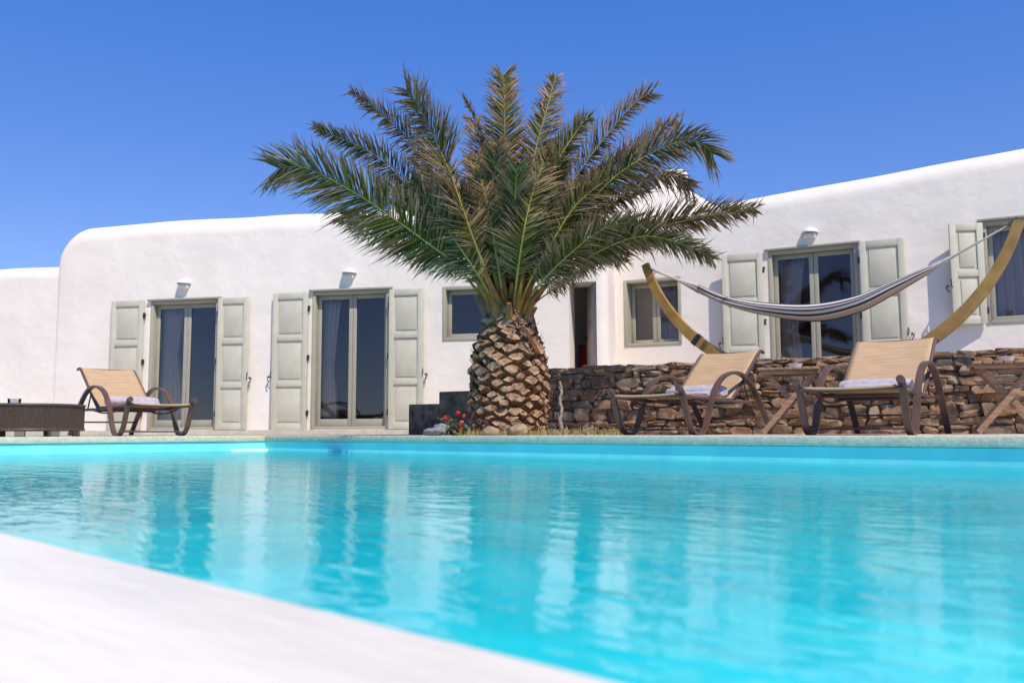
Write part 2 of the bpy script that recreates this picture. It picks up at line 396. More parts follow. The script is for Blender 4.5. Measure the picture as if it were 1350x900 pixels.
def cut(o, boxes):
    """boolean the openings out of a wall; the faces deep inside get the room material"""
    bm = bmesh.new()
    for b in boxes: box(bm, *b[:6])
    me = bpy.data.meshes.new('cutter'); bmesh.ops.recalc_face_normals(bm, faces=bm.faces); bm.to_mesh(me); bm.free()
    co = bpy.data.objects.new('cutter', me); C.objects.link(co); co.matrix_world = o.matrix_world
    md = o.modifiers.new('b', 'BOOLEAN'); md.object = co; md.operation = 'DIFFERENCE'; md.solver = 'EXACT'; md.use_self = True
    bpy.context.view_layer.update()
    dg = bpy.context.evaluated_depsgraph_get()
    nm = bpy.data.meshes.new_from_object(o.evaluated_get(dg)); nm.name = o.name
    o.modifiers.clear(); o.data = nm
    bpy.data.objects.remove(co); bpy.data.meshes.remove(me)
    nm.materials.append(M['room'])
    for p in nm.polygons:
        c = p.center
        for b in boxes:
            if len(b) > 6 and b[0] - .01 < c.x < b[1] + .01 and b[2] - .01 < c.y < b[3] + .01 and b[4] - .01 < c.z < b[5] + .01 and c.y > b[2] - .005:
                p.material_index = 1
        p.use_smooth = True
    nm.set_sharp_from_angle(angle=R(28))
WT = .30
def opening(x0, x1, z0, z1, wt=WT, room=(.5, 2.6), zt=.25):
    return [(x0, x1, -1, wt + .01, z0, z1), (x0 - room[0], x1 + room[0], wt, wt + room[1], z0 - .02 if z0 < .8 else z0 - .9, z1 + zt, 'room')]

def french(parent, x0, x1, z0, z1, kind='door', recess=.09, jamb=.055, trim=True, mull=True, sill=True):
    """casing flush with the wall, two glazed sashes set back inside it"""
    bm = bmesh.new()
    for a in ((x0 + .002, x0 + jamb), (x1 - jamb, x1 - .002)): box(bm, a[0], a[1], -.012, recess + .06, z0, z1 - .002, .004)
    box(bm, x0 + jamb + .002, x1 - jamb - .002, -.010, recess + .06, z1 - jamb, z1 - .003, .004)
    if kind == 'window' or sill: box(bm, x0 + jamb + .002, x1 - jamb - .002, -.010 if kind == 'window' else 0, recess + .06, z0, z0 + (jamb if kind == 'window' else .05), .004)
    d = link(kind, bm, 'casing', parent, 40)
    if trim:
        bm = bmesh.new(); box(bm, x0 - .05, x1 + .05, -.055, .03, z1 + .003, z1 + .035, .006)
        link('head_trim', bm, 'casing', d, 40)
    xa, xb = x0 + jamb + .004, x1 - jamb - .004; xm = (xa + xb) / 2
    za, zb = z0 + .055, z1 - jamb - .005; st = .062
    for (a, b) in (((xa, xm - .003), (xm + .003, xb)) if mull else ((xa, xb),)):
        bm = bmesh.new()
        box(bm, a, a + st, recess, recess + .045, za, zb, .004); box(bm, b - st, b, recess, recess + .045, za, zb, .004)
        box(bm, a + st + .001, b - st - .001, recess + .002, recess + .044, zb - st, zb, .003)
        box(bm, a + st + .001, b - st - .001, recess + .002, recess + .044, za, za + (st if kind == 'window' else .11), .003)
        link('sash', bm, 'sash' if kind == 'door' else 'casing', d, 40)
        bm = bmesh.new(); box(bm, a + st - .005, b - st + .005, recess + .018, recess + .026, za + st - .01, zb - st + .005)
        link('pane', bm, 'glass', d)
    return d
def shutter(parent, x0, x1, z0, z1, hinge_side, panels=3, y=-.075, ang=0, label=None):
    """panelled wooden shutter folded back against the wall"""
    bm = bmesh.new(); th = .042; st = .085; W = x1 - x0
    zs = [z0 + (z1 - z0) * k / panels for k in range(panels + 1)]
    box(bm, 0, st, 0, th, z0, z1, .004); box(bm, W - st, W, 0, th, z0, z1, .004)
    for k, z in enumerate(zs):
        h = .085 if 0 < k < panels else .10
        a, b = (z - h / 2, z + h / 2) if 0 < k < panels else ((z, z + h) if k == 0 else (z - h, z))
        box(bm, st + .001, W - st - .001, .001, th - .001, a, b, .004)
    for k in range(panels):
        a, b = zs[k] + .04, zs[k + 1] - .04
        if k == 0: a = zs[0] + .09
        if k == panels - 1: b = zs[-1] - .09
        box(bm, st - .005, W - st + .005, .020, .030, a, b)
        box(bm, st + .035, W - st - .035, .009, .022, a + .045, b - .045, .006)
    s = link('shutter', bm, 'greenpaint', parent, 40)
    hx = W if hinge_side > 0 else 0
    s.location = (x0, y, 0)
    if ang:      # swing about the hinge edge
        s.matrix_basis = Matrix.Translation((x0 + hx, y + th, 0)) @ Matrix.Rotation(ang, 4, 'Z') @ Matrix.Translation((-hx, -th, 0))
    for k in range(panels if panels > 2 else 2):
        bm = bmesh.new(); z = z0 + (z1 - z0) * ((.12, .52, .88)[k] if panels > 2 else (.13, .87)[k]); sg = 1 if hinge_side > 0 else -1
        c = hx
        box(bm, c - .012 * 1 + sg * .012, c + .012 + sg * .012, -.004, .03, z - .045, z + .045, .003)
        box(bm, c + sg * .01 - .025, c + sg * .01 + .025, .02, .03, z + .018, z + .045, .002)
        box(bm, c + sg * .01 - .008, c + sg * .01 + .008, -.01, .06, z - .02, z + .02, .002)
        link('hinge', bm, 'iron', s, 40)
    bm = bmesh.new(); fx = 0 if hinge_side > 0 else W; sg = -1 if hinge_side > 0 else 1; z = z0 + (z1 - z0) * .40
    tube(bm, [(fx, .03, z + .06), (fx + sg * .01, -.012, z + .05), (fx + sg * .012, -.012, z - .02), (fx - sg * .005, -.01, z - .05)], .007, seg=6)
    tube(bm, [(fx + sg * .04, .115, z - .03), (fx + sg * .045, .05, z - .03), (fx + sg * .075, .01, z - .035), (fx + sg * .06, 0, z - .09), (fx + sg * .035, 0, z - .12)], .008, seg=6)
    box(bm, fx + sg * .05 - .012, fx + sg * .05 + .012, -.01, .02, z - .045, z - .015, .003)
    link('catch', bm, 'iron', s, 40)
    return s
def curtain(Mx, x0, x1, z0, z1, y, label, folds=7, gather=None, seed=0):
    rg = random.Random(seed); bm = bmesh.new(); nx, nz = 60, 14; rows = []
    for j in range(nz + 1):
        v = j / nz; row = []
        for i in range(nx + 1):
            u = i / nx
            xa, xb = (x0, x1) if not gather else gather(v)
            x = xa + (xb - xa) * u
            yy = y + .035 * math.sin(u * folds * 2 * math.pi + .8 * math.sin(v * 2 + seed)) + .02 * noise.noise(Vector((u * 6, v * 2, seed)))
            row.append(bm.verts.new((x, yy, z0 + (z1 - z0) * v)))
        rows.append(row)
    for A, B in zip(rows, rows[1:]):
        for k in range(nx): bm.faces.new((A[k], A[k + 1], B[k + 1], B[k]))
    o = link('curtain', bm, 'curtain', None, 'raw')
    sm = o.modifiers.new('s', 'SOLIDIFY'); sm.thickness = .003
    for p in o.data.polygons: p.use_smooth = True
    o.matrix_world = Mx; tag(o, label, 'curtain'); return o
def wall_lamp(Mx, x, z, label):
    e = empty('wall_lamp', wp(Mx, x, 0, z), -math.atan2(-(Mx @ Vector((1, 0, 0)) - Mx @ Vector((0, 0, 0))).y, (Mx @ Vector((1, 0, 0)) - Mx @ Vector((0, 0, 0))).x), label, 'lamp', 'white domed lamps above the glazed doors')
    bm = bmesh.new()          # half dome hood
    n = 16; rings = []
    for j in range(9):
        a = math.pi / 2 * j / 8
        rings.append([bm.verts.new((.115 * math.cos(a) * math.cos(math.pi * k / n), -.16 * math.cos(a) * math.sin(math.pi * k / n), .02 + .085 * math.sin(a))) for k in range(n + 1)])
    for A, B in zip(rings, rings[1:]):
        for k in range(n): bm.faces.new((A[k], A[k + 1], B[k + 1], B[k]))
    bmesh.ops.remove_doubles(bm, verts=bm.verts, dist=1e-4)
    o = link('hood', bm, 'ceramic', e, 'raw')
    sm = o.modifiers.new('s', 'SOLIDIFY'); sm.thickness = .006
    for p in o.data.polygons: p.use_smooth = True
    bm = bmesh.new(); box(bm, -.085, .085, -.075, -.002, -.055, .018, .01); link('lamp_body', bm, 'plaster', e, 40)
    return e

# left wing
LW = empty('house_wing', LO, -LA, 'long white house wing left of and behind the palm, with two shuttered glazed doors', 'building')
bm = block(-1.22, 8.44, lambda x: 3.69 + .02 * math.sin(x * .9), 6, .34, end0=(.5, .05), end1=(.15, .16), wob=.04)
wl = link('wall', bm, 'plaster', LW)
bpy.context.view_layer.update()
cut(wl, opening(.66, 1.95, .085, 2.26) + opening(3.63, 4.96, .085, 2.31) + opening(5.84, 6.72, 1.45, 2.31)
    + [(7.85, 8.27, -1, .56, .495, 2.3), (7.3, 8.3, .55, 3.2, .49, 2.5, 'room')])
french(LW, .66, 1.95, .085, 2.26); french(LW, 3.63, 4.96, .085, 2.31)
french(LW, 5.84, 6.72, 1.45, 2.31, 'window', recess=.10, trim=False, mull=False)
shutter(LW, -.06, .56, .085, 2.28, 1); shutter(LW, 1.965, 2.52, .085, 2.26, -1)
shutter(LW, 2.96, 3.58, .075, 2.30, 1); shutter(LW, 4.975, 5.54, .085, 2.29, -1)
wall_lamp(LM, 1.29, 2.51, 'white domed wall lamp above the leftmost glazed door')
wall_lamp(LM, 4.27, 2.56, 'white domed wall lamp above the second glazed door from the left')
curtain(LM, .8, 1.3, .12, 2.15, .26, 'white curtain hanging behind the glass of the leftmost door', 5, gather=lambda v: (.74, 1.02 + .26 * abs(v - .62) ** .9 + .02), seed=1)
curtain(LM, 3.7, 4.0, .12, 2.2, .26, 'white curtain behind the glass of the door nearest the palm', 4, gather=lambda v: (3.7, 3.92 + .2 * abs(v - .45)), seed=2)
bm = bmesh.new()          # entrance door standing ajar inside the passage
box(bm, -.58, 0, -.02, .02, .505, 2.29, .004)
for z in (.62, 1.2, 1.75): box(bm, -.50, -.08, -.028, -.019, z, z + .42, .006)
d = link('entrance_door', bm, 'mauve', LW, 40); d.location = (8.26, .10, 0); d.rotation_euler = (0, 0, -R(68))
bm = bmesh.new(); tube(bm, [(-.52, -.02, 1.5), (-.52, -.06, 1.5), (-.42, -.06, 1.5)], .009, seg=6); link('handle', bm, 'iron', d, 40)
# lower annex to the left
e = empty('house_annex', LO, -LA, 'lower blank white plaster wall block at the far left of the house', 'building')
bm = block(-12, -.95, lambda x: 2.99, 5.5, .25, wob=.03)
for v in bm.verts: v.co.y += .03
link('wall', bm, 'plaster', e, 28)
# red panel in the dark doorway
bm = bmesh.new(); box(bm, 7.85, 8.14, .9, .95, .5, 1.42, .01)
for z in (.62, .92): box(bm, 7.88, 8.11, .885, .9, z, z + .22, .008)
o = link('red_panel', bm, 'red', None, 40); o.matrix_world = LM
tag(o, 'dark red panel standing inside the dark open doorway right of the palm', 'panel')

# roof block with chimney behind
CB = empty('roof_block', LO, -LA, 'white rounded roof block with a square chimney rising behind the two wings', 'building')
def hump(x):
    P = [(6.0, 3.6), (7.6, 3.98), (8.1, 4.06), (9.0, 4.16), (9.35, 4.17), (9.65, 4.07), (10.0, 3.80), (11.2, 3.45)]
    for (a, za), (b, zb) in zip(P, P[1:]):
        if x <= b: return za + (zb - za) * max(0, (x - a)) / (b - a)
    return P[-1][1]
bm = block(6.0, 11.2, hump, 5.5, .22, wob=.02)
for v in bm.verts: v.co.y += 1.5
link('wall', bm, 'plaster', CB, 28)
bm = bmesh.new(); box(bm, 9.10, 9.60, 2.0, 2.5, 3.4, 4.50, .05); box(bm, 9.18, 9.52, 2.08, 2.42, 4.48, 4.56, .02)
link('chimney', bm, 'plaster', CB, 40)

# right wing
RW = empty('house_wing', RO, -RA, 'white plaster house wing on the right, behind the hammock', 'building')
bm = block(-2.12, 9.0, lambda x: 3.575 + .066 * (x + .1), 6, .30, end0=(.12, .26), wob=.02)
wr = link('wall', bm, 'plaster', RW)
bpy.context.view_layer.update()
cut(wr, opening(-1.62, -.67, 1.38, 2.46, wt=.32) + opening(.69, 1.96, .50, 2.71) + opening(3.55, 4.75, 1.44, 2.84, wt=.32))
french(RW, -1.62, -.67, 1.38, 2.46, 'window', recess=.20, trim=False, jamb=.05)
french(RW, .69, 1.96, .50, 2.71)
french(RW, 3.55, 4.75, 1.44, 2.84, 'window', recess=.12, mull=False)
shutter(RW, .02, .62, .51, 2.69, 1, y=-.10, ang=R(8)); shutter(RW, 1.99, 2.58, .51, 2.72, -1)
shutter(RW, 3.12, 3.55, 1.45, 2.82, 1, panels=2, y=-.07, ang=R(20))
wall_lamp(RM, 1.31, 2.90, 'white domed wall lamp above the glazed door on the right behind the hammock')
curtain(RM, .8, 1.25, .52, 2.6, .27, 'white curtain gathered behind the left pane of the glazed door on the right', 5, gather=lambda v: (.76, 1.05 + .25 * abs(v - .5)), seed=3)
curtain(RM, -1.1, -.72, 1.3, 2.44, .40, 'violet grey curtain inside the right half of the small recessed window', 3, seed=4)
curtain(RM, 3.6, 4.6, 1.3, 2.8, .40, 'pale curtain drawn behind the blue window at the far right', 8, seed=5)

# ---------------------------------------------------------------- stone walls
def rubble_wall(Mx, x0, x1, ztop, depth, name, label, zfun=None):
    bm = bmesh.new(); rg = random.Random(11)
    box(bm, x0, x1, .045, depth, 0, ztop - .035, mi=1)
    z = .0
    while z < ztop - .03:
        h = rg.uniform(.05, .135)
        if z + h > ztop - .05: h = max(.06, ztop - z)
        x = x0 - .02
        while x < x1:
            wdt = rg.uniform(.07, .30) * (1.2 if h > .1 else 1)
            hh = h * rg.uniform(.85, 1.25)
            if rg.random() < .14:      # two thin stones in place of one
                stone(bm, (x + wdt / 2, .10, z + h * .27), (wdt * 1.03, rg.uniform(.16, .22), h * .52), rg, sub=2)
                stone(bm, (x + wdt / 2, .10, z + h * .76), (wdt * 1.0, rg.uniform(.16, .24), h * .5), rg, sub=2)
            else:
                stone(bm, (x + wdt / 2, rg.uniform(.08, .12), z + h / 2 + rg.uniform(-.012, .012)), (wdt * 1.04, rg.uniform(.17, .25), hh), rg, sub=2)
            x += wdt
        z += h * .97
    # coping stones bedded flat on top
    x = x0
    while x < x1:
        wdt = rg.uniform(.14, .42)
        for yy in (.12, .30):
            stone(bm, (x + wdt / 2 + rg.uniform(-.05, .05), yy, ztop - .015 + rg.uniform(-.012, .012)), (wdt * 1.05, .22, rg.uniform(.05, .085)), rg, sub=2)
        x += wdt
    o = link(name, bm, ['rubble', 'mortar'], None, 24); o.matrix_world = Mx
    return tag(o, label, 'wall')
rubble_wall(SM, -.9, 9.0, .78, .42, 'stone_wall', 'low rubble wall of rusty brown and grey stones behind the sun loungers')
bm = bmesh.new(); rg = random.Random(5)
for a, b, z in ((-2.87, -2.385, .40), (-2.38, -1.4, .555), (-1.395, -.92, .75)):
    box(bm, a, b, -.02, 1.1, 0, z, .012)
o = link('stepped_wall', bm, 'slate', None, 40); o.matrix_world = SM
tag(o, 'low dark slate wall rising in steps, left of the palm trunk', 'wall')

# ---------------------------------------------------------------- palm
PB = Vector((-.03, 9.75, 0))
palm = empty('palm_tree', PB, 0, 'big date palm with a fat pineapple-like trunk standing at the pool edge', 'palm tree')
def TP(p): return Vector(p) - PB
def trunk_r(z):
    P = [(0, .365), (.15, .39), (.4, .405), (.7, .39), (.88, .345), (1.05, .275), (1.18, .22), (1.3, .18), (1.45, .16), (1.6, .12)]
    for (a, ra), (b, rb) in zip(P, P[1:]):
        if z <= b: return ra + (rb - ra) * (z - a) / (b - a)
    return .12
def palm_trunk():
    bm = bmesh.new(); rg = random.Random(3)
    lathe(bm, [(trunk_r(z / 20) - .05, z / 20) for z in range(0, 31)], 40, mi=1)
    n = 430; ga = math.pi * (3 - math.sqrt(5))
    z = .02; i = 0
    while z < 1.30:
        r = trunk_r(z); a = i * ga + rg.gauss(0, .045)
        sc = (.80 + .34 * z) * rg.uniform(.78, 1.25) * 1.2
        wd, hg = .078 * sc, .056 * sc * rg.uniform(.85, 1.1)
        out = rg.uniform(.024, .050) + (.012 if z > .85 else 0)
        tilt = rg.uniform(.5, .9) if z < 1 else .9
        ca, sa = math.cos(a), math.sin(a); N = Vector((ca, sa, 0)); T_ = Vector((-sa, ca, 0)); Z = Vector((0, 0, 1))
        c = Vector((ca * (r - .03), sa * (r - .03), z + rg.gauss(0, .010)))
        face_c = c + N * (out + .02) + Z * (out * tilt)
        fn = (N + Z * rg.uniform(.15, .6) + T_ * rg.uniform(-.15, .15)).normalized(); fu = (Z - fn * Z.dot(fn)).normalized(); ft = fu.cross(fn)
        shape = [(-1, .05), (-.62, .62), (0, .95), (.62, .62), (1, .05), (.55, -.6), (0, -.95), (-.55, -.6)]
        b0 = [bm.verts.new(c + T_ * (x * wd * 1.12) + Z * (y * hg * 1.15 - .01)) for x, y in shape]
        b1 = []
        for x, y in shape:
            j = rg.uniform(.70, 1.08)
            b1.append(bm.verts.new(face_c + ft * (-x * wd * .86 * j) + fu * (y * hg * .74 * j) + fn * rg.uniform(-.014, .014)))
        cc = bm.verts.new(face_c + fn * rg.uniform(-.016, .010))
        m = 8
        # orient b1 to run the same way as b0
        if (b1[0].co - b0[0].co).length > (b1[4].co - b0[0].co).length: b1 = [b1[(4 - k) % 8] for k in range(8)]
        for k in range(m):
            f = bm.faces.new((b0[k], b0[(k + 1) % m], b1[(k + 1) % m], b1[k])); f.material_index = 1
            f = bm.faces.new((b1[k], b1[(k + 1) % m], cc)); f.material_index = 0
        # frayed fibre
        if rg.random() < .55:
            for _ in range(2):
                x = rg.uniform(-1, 1); p = c + N * .03 + T_ * x * wd + Z * hg * .8
                tube(bm, [p, p + N * .03 + Z * .03, p + N * rg.uniform(.03, .06) + Z * rg.uniform(.03, .08) + T_ * rg.uniform(-.04, .04)], .004, .001, 3, mi=1)
        z += .0036 + .0024 * z; i += 1
    return link('trunk', bm, ['bark_cut', 'bark_side'], palm, 35)
palm_trunk()
bm = bmesh.new()
prof = [(.20, 1.15), (.19, 1.28), (.20, 1.42), (.17, 1.55), (.13, 1.68), (.08, 1.78), (.02, 1.84)]
lathe(bm, prof, 28)
for v in bm.verts:
    v.co += Vector((v.co.x, v.co.y, 0)) * .25 * noise.noise(v.co * 7)
link('crown_heart', bm, 'fibre', palm, 50)

G1, G2, G3 = Vector((.026, .034, .003)), Vector((.080, .088, .008)), Vector((.26, .25, .05))
TAN, BRN = Vector((.52, .36, .21)), Vector((.15, .075, .035))
def frond(pts, lmax=.38, roll=0, dry=.25, seed=0, n=78, pr=.016, tip_frac=.35, start=.30, vee=.35, droop=.10, spread=1.0):
    """one feather leaf: tapered midrib plus folded narrow leaflets down both sides"""
    rg = random.Random(seed); bm = bmesh.new(); col = bm.loops.layers.float_color.new('Col')
    path = cat_rom([TP(p) for p in pts], 10); m = len(path)
    cum = [0]
    for a, b in zip(path, path[1:]): cum.append(cum[-1] + (b - a).length)
    Ltot = cum[-1]
    def ev(t):
        d = t * Ltot
        for k in range(m - 1):
            if d <= cum[k + 1] or k == m - 2:
                f = (d - cum[k]) / max(1e-6, cum[k + 1] - cum[k]); return path[k].lerp(path[k + 1], f), (path[min(k + 2, m - 1)] - path[max(k - 1, 0)]).normalized()
    def rr(t): return pr * (1.9 * max(0, 1 - t / .22) ** 1.5 + 1 - .82 * t)
    tube_path = [ev(i / 26)[0] for i in range(27)]
    seg = 6
    def sec(i, nn):
        r = rr(i / (nn - 1)); return [(r * math.cos(2 * math.pi * k / seg), .7 * r * math.sin(2 * math.pi * k / seg)) for k in range(seg)]
    sweep(bm, tube_path, sec, mi=0)
    for k_, f_ in enumerate(bm.faces):
        if k_ < 6 * seg: f_.material_index = 2
    n = int(n * 2.2)
    for i in range(n * 2):
        sd = 1 if i % 2 else -1
        t = start + (1 - start) * ((i // 2) + rg.uniform(-.3, .3)) / n
        t = min(max(t, 0), .997)
        if rg.random() < .03: continue
        p, tan = ev(t)
        up = Vector((0, 0, 1)) if abs(tan.z) < .93 else Vector((0, 1, 0))
        side = tan.cross(up).normalized(); nrm = side.cross(tan).normalized()
        # upright fronds show their upper face to the outside
        q = Matrix.Rotation(roll, 3, tan); side = q @ side; nrm = q @ nrm
        u = (t - start) / (1 - start)
        L = 1.06 * lmax * (min(1, .45 + 2.6 * u) if u < .22 else 1) * (1 - (1 - tip_frac) * max(0, (u - .5) / .5) ** 1.4) * rg.uniform(.82, 1.1)
        ang = R(64) * (1 - u) + R(34) * u; ang = ang * spread + rg.gauss(0, .10)
        v = vee * (1 - .5 * u) + rg.gauss(0, .16)
        d = (tan * math.cos(ang) + side * sd * math.sin(ang) * math.cos(v) + nrm * math.sin(ang) * math.sin(v)).normalized()
        wdt = (.013 + .007 * rg.random()) * (1 if u > .06 else .6)
        g = G1.lerp(G2, rg.random()) if rg.random() < .75 else G2.lerp(G3, rg.random())
        dead = rg.random() < dry * (.6 + .5 * (u > .6))
        tipc = TAN.lerp(BRN, rg.random() ** .8)
        if dead: g = g.lerp(tipc, rg.uniform(.45, .95))
        wv = d.cross(nrm).normalized(); wn = wv.cross(d)
        bend = Vector((0, 0, -1)) * droop * L * rg.uniform(.5, 1.6) + Vector((1, 0, 0)) * rg.gauss(0, .03) * L / .4
        if dead: bend += Vector((rg.gauss(0, .05), rg.gauss(0, .05), rg.gauss(0, .04)))
        ks = (0, .35, .7, 1); ws = (.55, 1, .75, .05)
        pr_ = None
        brown_at = rg.uniform(.35, .95) - .35 * dry - .15 * u
        for kk, ww in zip(ks, ws):
            c = p + d * L * kk + bend * kk * kk
            cc = g if kk < brown_at else g.lerp(tipc, .8)
            a = bm.verts.new(c - wv * wdt * ww / 2 + wn * .25 * wdt * ww); b = bm.verts.new(c + wv * wdt * ww / 2 + wn * .25 * wdt * ww); mid = bm.verts.new(c - wn * .1 * wdt)
            if pr_:
                for q_ in ((pr_[0], pr_[2], mid, a), (pr_[2], pr_[1], b, mid)):
                    f = bm.faces.new(q_); f.material_index = 1; f.smooth = True
                    for lp in f.loops:
                        c_ = cc if lp.vert in (a, b, mid) else pr_[3]
                        lp[col] = (c_.x, c_.y, c_.z, 1)
            pr_ = (a, b, mid, cc)
    o = link('frond', bm, ['rachis', 'leaf', 'petiole'], palm, 'raw')
    return o
def A(*a): return [at(*p) for p in a]
def root(az, rr=.18, z=1.45): return PB + Vector((rr * math.sin(az), -rr * math.cos(az), z))
D0 = 9.75
# (pixel x, pixel y, depth) along each leaf the photograph shows; az = where it leaves the crown
FR = [
 (-1.15, [(630, 372, 9.45), (570, 325, 9.2), (480, 262, 9.0), (405, 222, 8.95), (366, 222, 9.0)], dict(lmax=.47, roll=1.15, dry=.30, vee=.15, n=95, tip_frac=.75)),
 (-1.5, [(625, 365, 9.8), (570, 290, 9.9), (505, 212, 10.1), (414, 167, 10.3)], dict(lmax=.34, roll=1.05, dry=.30, tip_frac=.3)),
 (-1.7, [(628, 350, 9.8), (590, 262, 10.0), (530, 175, 10.3), (462, 119, 10.5)], dict(lmax=.34, roll=1.0, dry=.45, tip_frac=.3)),
 (-.35, [(650, 380, 9.35), (622, 310, 9.1), (590, 220, 9.05), (556, 148, 9.2), (536, 118, 9.3)], dict(lmax=.46, roll=1.25, dry=.5, vee=.05, n=95, tip_frac=.55)),
 (-2.7, [(652, 330, 9.9), (640, 230, 10.1), (628, 165, 10.2), (613, 132, 10.3)], dict(lmax=.30, roll=.6, dry=.15, tip_frac=.4)),
 (0.0, [(668, 350, 9.7), (668, 250, 9.7), (665, 160, 9.75), (664, 100, 9.85)], dict(lmax=.36, dry=.12, vee=.12, n=90, tip_frac=.65, pr=.015)),
 (.5, [(690, 370, 9.5), (694, 280, 9.4), (706, 200, 9.4), (722, 140, 9.5), (732, 102, 9.6)], dict(lmax=.34, roll=-.3, dry=.30, tip_frac=.4)),
 (.6, [(686, 380, 9.35), (700, 300, 9.2), (728, 225, 9.2), (766, 165, 9.3), (778, 155, 9.35)], dict(lmax=.36, roll=-1.0, dry=.08, vee=.2, tip_frac=.35)),
 (1.9, [(700, 350, 9.8), (742, 260, 10.0), (800, 178, 10.3), (838, 135, 10.5), (860, 122, 10.55)], dict(lmax=.34, roll=-1.05, dry=.35, tip_frac=.6)),
 (1.7, [(705, 350, 9.8), (760, 285, 9.9), (825, 215, 10.1), (870, 172, 10.3), (892, 158, 10.35)], dict(lmax=.34, roll=-1.0, dry=.55, tip_frac=.35)),
 (1.2, [(705, 370, 9.5), (750, 300, 9.3), (812, 232, 9.2), (880, 192, 9.2), (920, 186, 9.25), (940, 204, 9.3)], dict(lmax=.38, roll=-.9, dry=.40, tip_frac=.7, droop=.25, n=90)),
 (1.5, [(705, 370, 9.6), (770, 300, 9.6), (840, 245, 9.7), (885, 232, 9.8), (912, 246, 9.9)], dict(lmax=.26, roll=-.8, dry=.70, tip_frac=.6, droop=.45)),
 (1.45, [(705, 388, 9.6), (760, 350, 9.5), (840, 310, 9.5), (920, 287, 9.6), (996, 276, 9.7)], dict(lmax=.37, roll=-.75, dry=.38, tip_frac=.35, n=90)),
 (1.2, [(705, 392, 9.5), (765, 345, 9.3), (840, 312, 9.2), (900, 322, 9.15), (940, 342, 9.2)], dict(lmax=.27, roll=-.85, dry=.30, tip_frac=.4, droop=.2)),
 (1.9, [(705, 400, 9.8), (745, 372, 9.9), (790, 345, 10.1), (825, 342, 10.2)], dict(lmax=.17, roll=-.8, dry=.92, tip_frac=.6, droop=.35, n=55)),
 (-1.4, [(640, 385, 9.7), (585, 345, 9.7), (520, 310, 9.8), (452, 285, 9.9)], dict(lmax=.36, roll=.9, dry=.45, tip_frac=.5, droop=.2)),
 (-1.9, [(640, 360, 9.9), (590, 300, 10.1), (540, 262, 10.4), (498, 245, 10.6)], dict(lmax=.36, roll=.8, dry=.6, tip_frac=.5)),
 (.9, [(692, 385, 9.4), (722, 330, 9.2), (760, 270, 9.15), (806, 232, 9.2)], dict(lmax=.36, roll=-1.0, dry=.35, tip_frac=.4)),
 (1.0, [(700, 390, 9.4), (740, 345, 9.2), (790, 305, 9.1), (836, 290, 9.1)], dict(lmax=.36, roll=-.7, dry=.45, tip_frac=.5, droop=.2)),
 (.3, [(680, 380, 9.35), (688, 320, 9.1), (700, 262, 9.05), (716, 215, 9.1)], dict(lmax=.38, dry=.25, tip_frac=.5)),
 (-.2, [(660, 372, 9.4), (650, 310, 9.2), (640, 262, 9.15), (628, 210, 9.2)], dict(lmax=.36, dry=.55, tip_frac=.5)),
 (-.8, [(645, 388, 9.4), (612, 335, 9.2), (575, 280, 9.15), (545, 240, 9.2)], dict(lmax=.36, roll=1.0, dry=.4, tip_frac=.5)),
]
for i, (az, pts, kw) in enumerate(FR):
    rz = root(az, .13, 1.18 if pts[-1][1] > 200 else 1.3)
    p3 = A(*pts)
    frond([rz] + p3, seed=100 + i, **kw)
# leaves of the far and inner side of the crown
rg = random.Random(21)
for i in range(24):
    az = rg.uniform(1.5, 4.8); el = rg.uniform(.62, 1.2); L = rg.uniform(1.7, 2.25)
    h = Vector((math.sin(az), -math.cos(az), 0)); b0 = root(az, .13, 1.55)
    pts = [b0] + [b0 + h * L * u * math.cos(el) * (1 + .15 * u) + Vector((0, 0, L * (u * math.sin(el) - .33 * u ** 2.4 * math.cos(el)))) for u in (.25, .5, .75, 1)]
    frond(pts, lmax=.36, dry=rg.uniform(.15, .6), seed=300 + i, n=60, tip_frac=.5)
for i in range(13):       # short young leaves filling the middle, towards the viewer
    az = rg.uniform(-1.4, 1.4); el = rg.uniform(.85, 1.35); L = rg.uniform(1.0, 1.6)
    h = Vector((math.sin(az), -math.cos(az), 0)); b0 = root(az, .10, 1.6)
    pts = [b0] + [b0 + h * L * u * math.cos(el) + Vector((0, 0, L * (u * math.sin(el) - .2 * u ** 2 * math.cos(el)))) for u in (.25, .5, .75, 1)]
    frond(pts, lmax=.33, dry=rg.uniform(.2, .7), seed=400 + i, n=60, tip_frac=.5)
# leaf-base stubs fanned round the crown heart
for i in range(34):
    bm = bmesh.new(); az = i * 2.399; z = 1.10 + .010 * i
    h = Vector((math.sin(az), -math.cos(az), 0)); r0 = trunk_r(min(z, 1.5)) * .85
    L = rg.uniform(.22, .55); a = Vector((0, 0, z)) + h * r0; sp = .35 + .3 * rg.random()
    P = [a, a + h * L * .35 * sp + Vector((0, 0, L * .45)), a + h * L * sp + Vector((0, 0, L))]
    wd = rg.uniform(.05, .075)
    sweep(bm, P, lambda k, n, wd=wd: [(-wd * (1 - .32 * k), -.012), (wd * (1 - .32 * k), -.012), (wd * .6 * (1 - .3 * k), .018), (-wd * .6 * (1 - .3 * k), .018)], refup=tuple(h * 1.0))
    link('leaf_base', bm, 'petiole', palm, 40)
